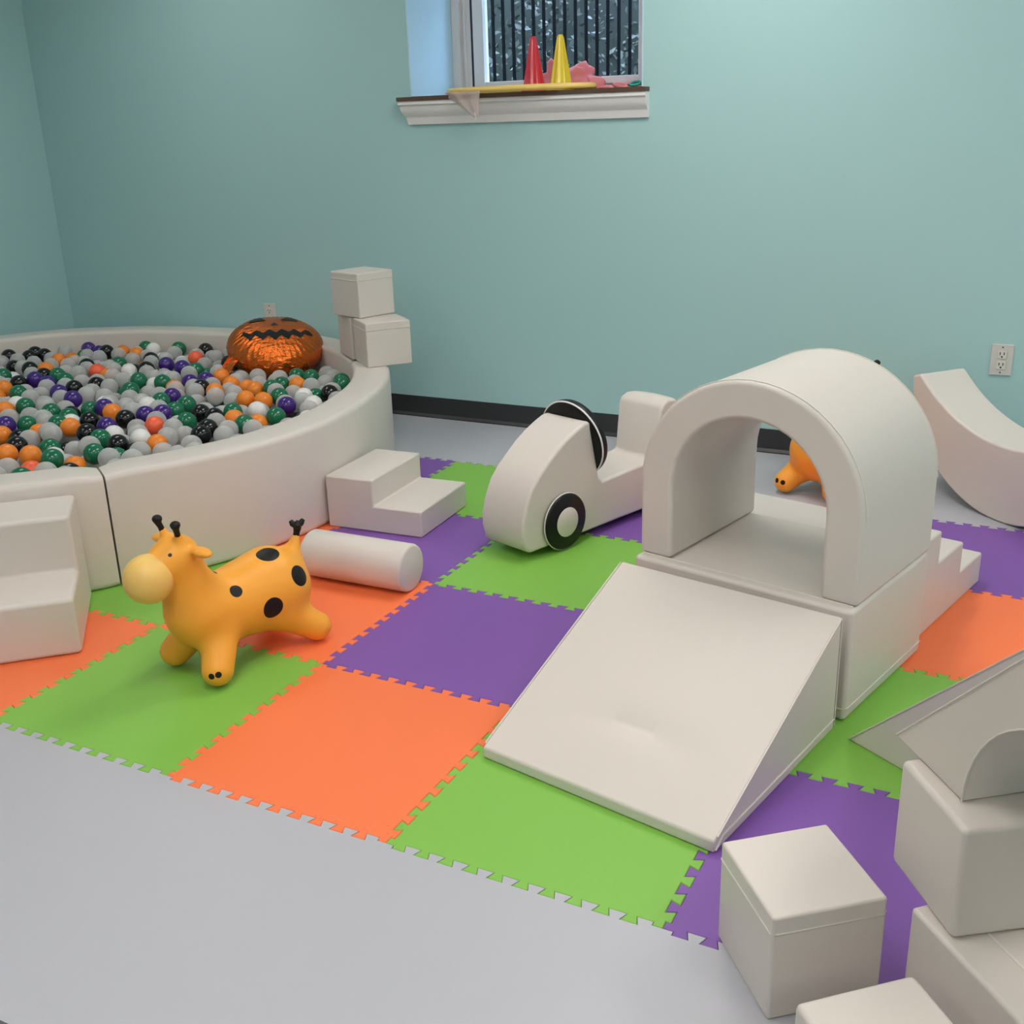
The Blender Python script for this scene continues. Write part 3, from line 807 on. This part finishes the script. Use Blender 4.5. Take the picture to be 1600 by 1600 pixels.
band('printed_nose', xe, [.0+.028*(1-abs(k/5-1)) for k in range(11)], [-.002]*11)
bm = bmesh.new(); pts = [(-.230, -.03), (-.255, -.040), (-.295, -.050), (-.300, .02), (-.255, .030), (-.230, .03)]
ca_, sa_ = math.cos(R(28)), math.sin(R(28)); pts = [(x*ca_-y*sa_, x*sa_+y*ca_) for x, y in pts]
dr_ = [0, -.006, -.045, -.040, -.004, 0]
top_ = [bm.verts.new((x, y, .0015+d)) for (x, y), d in zip(pts, dr_)]; bo_ = [bm.verts.new((x, y, -.0015+d)) for (x, y), d in zip(pts, dr_)]
bm.faces.new(top_); bm.faces.new(bo_)
for k in range(6): bm.faces.new((top_[k], top_[(k+1) % 6], bo_[(k+1) % 6], bo_[k]))
from_bm('filling_tab', bm, M['foil'], t)

# ------------------------------------------------------------------ things on the window sill
def cone(label, x, y, m_, s=1):
    t = thing('toy_cone', label, 'cone', (x, y, WZ0), 0, 'toy cones on the window sill')
    bm = bmesh.new(); n = 40; rings = []
    for r, z in ((.056, 0), (.057, .006), (.050, .02), (.034, .11), (.017, .212), (.013, .226), (.009, .232), (0, .233)):
        if r == 0: rings.append([bm.verts.new((0, 0, z))]); continue
        rings.append([bm.verts.new((r*(1+.07*math.cos(8*2*PI*k/n))*math.cos(2*PI*k/n), r*(1+.07*math.cos(8*2*PI*k/n))*math.sin(2*PI*k/n), z)) for k in range(n)])
    for A, B in zip(rings, rings[1:]):
        for k in range(n):
            if len(B) == 1: bm.faces.new((A[k], A[(k+1) % n], B[0]))
            else: bm.faces.new((A[k], A[(k+1) % n], B[(k+1) % n], B[k]))
    bm.faces.new(rings[0][::-1]); from_bm('cone_body', bm, m_, t, smooth=True, angle=40)
    return t
cone('red plastic cone on the window sill', .050, 3.215, M['red_cone'])
cone('yellow plastic cone on the window sill', .184, 3.215, M['yellow_cone'])
# hoop with netting
t = thing('hoop_net', 'yellow hoop with white netting hanging over the window sill', 'net', (.015, 3.14, WZ0+.0136))
N = 72
hp = [(.355*math.cos(2*PI*k/N), .155*math.sin(2*PI*k/N), 0) for k in range(N)]
tube('hoop', hp, .0132, M['yellow_tube'], t, closed=True, n=12)
# a bag of netting gathered to a point in front of the apron
bm = bmesh.new(); rows = []
top = [(-.345+.23*k/12, -.05-.105*(1-((k-12)/12)**2)**.5 if k else -.06, -.006) for k in range(13)]
for i in range(10):
    v = i/9; row = []
    for k, p in enumerate(top):
        u = k/12; tipx, tipy, tipz = -.135+.02*(u-.5), -.170, -.115
        x = p[0]*(1-v)+tipx*v; y = (p[1]-.014)*(1-v)+tipy*v+.006*math.sin(u*14)*(1-v)-.006; z = p[2]*(1-v)+tipz*v-.012*math.sin(PI*v)*(1-2*abs(u-.5))
        row.append(bm.verts.new((x, min(y, -.125) if v > .15 else y, z)))
    rows.append(row)
for A, B in zip(rows, rows[1:]):
    for k in range(12): bm.faces.new((A[k], A[k+1], B[k+1], B[k]))
o = from_bm('netting', bm, M['net_white'], t, smooth=True); so = o.modifiers.new('s', 'SOLIDIFY'); so.thickness = .0012
tube('drawstring', [(-.142, -.176, -.095), (-.133, -.178, -.112), (-.139, -.178, -.122), (-.131, -.177, -.128)], .0022, M['white_paint'], t, n=6)
# pink netting heap behind the cones
def heap(label, loc, sx, sy, sz, m_, seed):
    bm = bmesh.new(); bmesh.ops.create_icosphere(bm, subdivisions=4, radius=1); rr = random.Random(seed); ph = [rr.uniform(0, 6) for _ in range(6)]
    for v in bm.verts:
        c = v.co.copy(); k = 1+.22*math.sin(5*c.x+ph[0])*math.sin(6*c.y+ph[1])+.16*math.sin(11*c.x+ph[2]+4*c.z)+.08*math.sin(17*c.x+9*c.y+ph[3])
        z = max(0, c.z); v.co = Vector((c.x*sx*k, c.y*sy*k, z*sz*max(.3, k)))
    o = from_bm('pink_netting', bm, m_, None, smooth=True); o.location = loc; return tag(o, label, 'netting', 'pink netting on the sill')
heap('crumpled pink netting heaped behind the two cones on the sill', (.13, 3.37, WZ0+.001), .20, .07, .105, M['net_pink'], 2)
heap('low strip of pink netting trailing right along the sill', (.485, 3.33, WZ0+.001), .12, .06, .028, M['net_pink'], 5)
o = tube('small_toy', [(.0, 0, .008), (.02, .01, .018), (.045, 0, .02), (.06, -.01, .012), (.045, -.02, .006), (.02, -.015, .005)], .006, M['teal'], None, n=8, closed=True)
o.location = (.545, 3.12, WZ0+.001); tag(o, 'small teal plastic toy at the right end of the window sill', 'toy')

# ------------------------------------------------------------------ outlets
def outlet(label, x, z, w_=.082, h_=.124):
    t = thing('power_outlet', label, 'outlet', (x, WY, z), 0, 'wall outlets')
    o = box('cover_plate', (-w_/2, -.006, -h_/2), (w_/2, 0, h_/2), M['plate'], t, .003, 2)
    for s in (-1, 1):
        f_ = box('socket_face', (-.017, -.0085, s*.021-.0165), (.017, -.006, s*.021+.0165), M['plate2'], t, .0012, 2)
        for dx in (-.007, .007): box('slot', (dx-.0016, -.0092, s*.021-.001), (dx+.0016, -.0084, s*.021+.010), M['slot'], f_)
        box('ground_hole', (-.003, -.0092, s*.021-.011), (.003, -.0084, s*.021-.005), M['slot'], f_)
        q = lathe('screw', [(0, 0), (.003, 0), (.003, .001), (0, .0015)], M['slot'], t, 12); q.rotation_euler = (R(90), 0, 0); q.location = (0, -.006, s*.050)
    return t
outlet('white wall outlet at the right above the curved rocker', 2.135, .475)
outlet('white wall outlet on the far wall just above the pumpkin balloon', -1.490, .475)
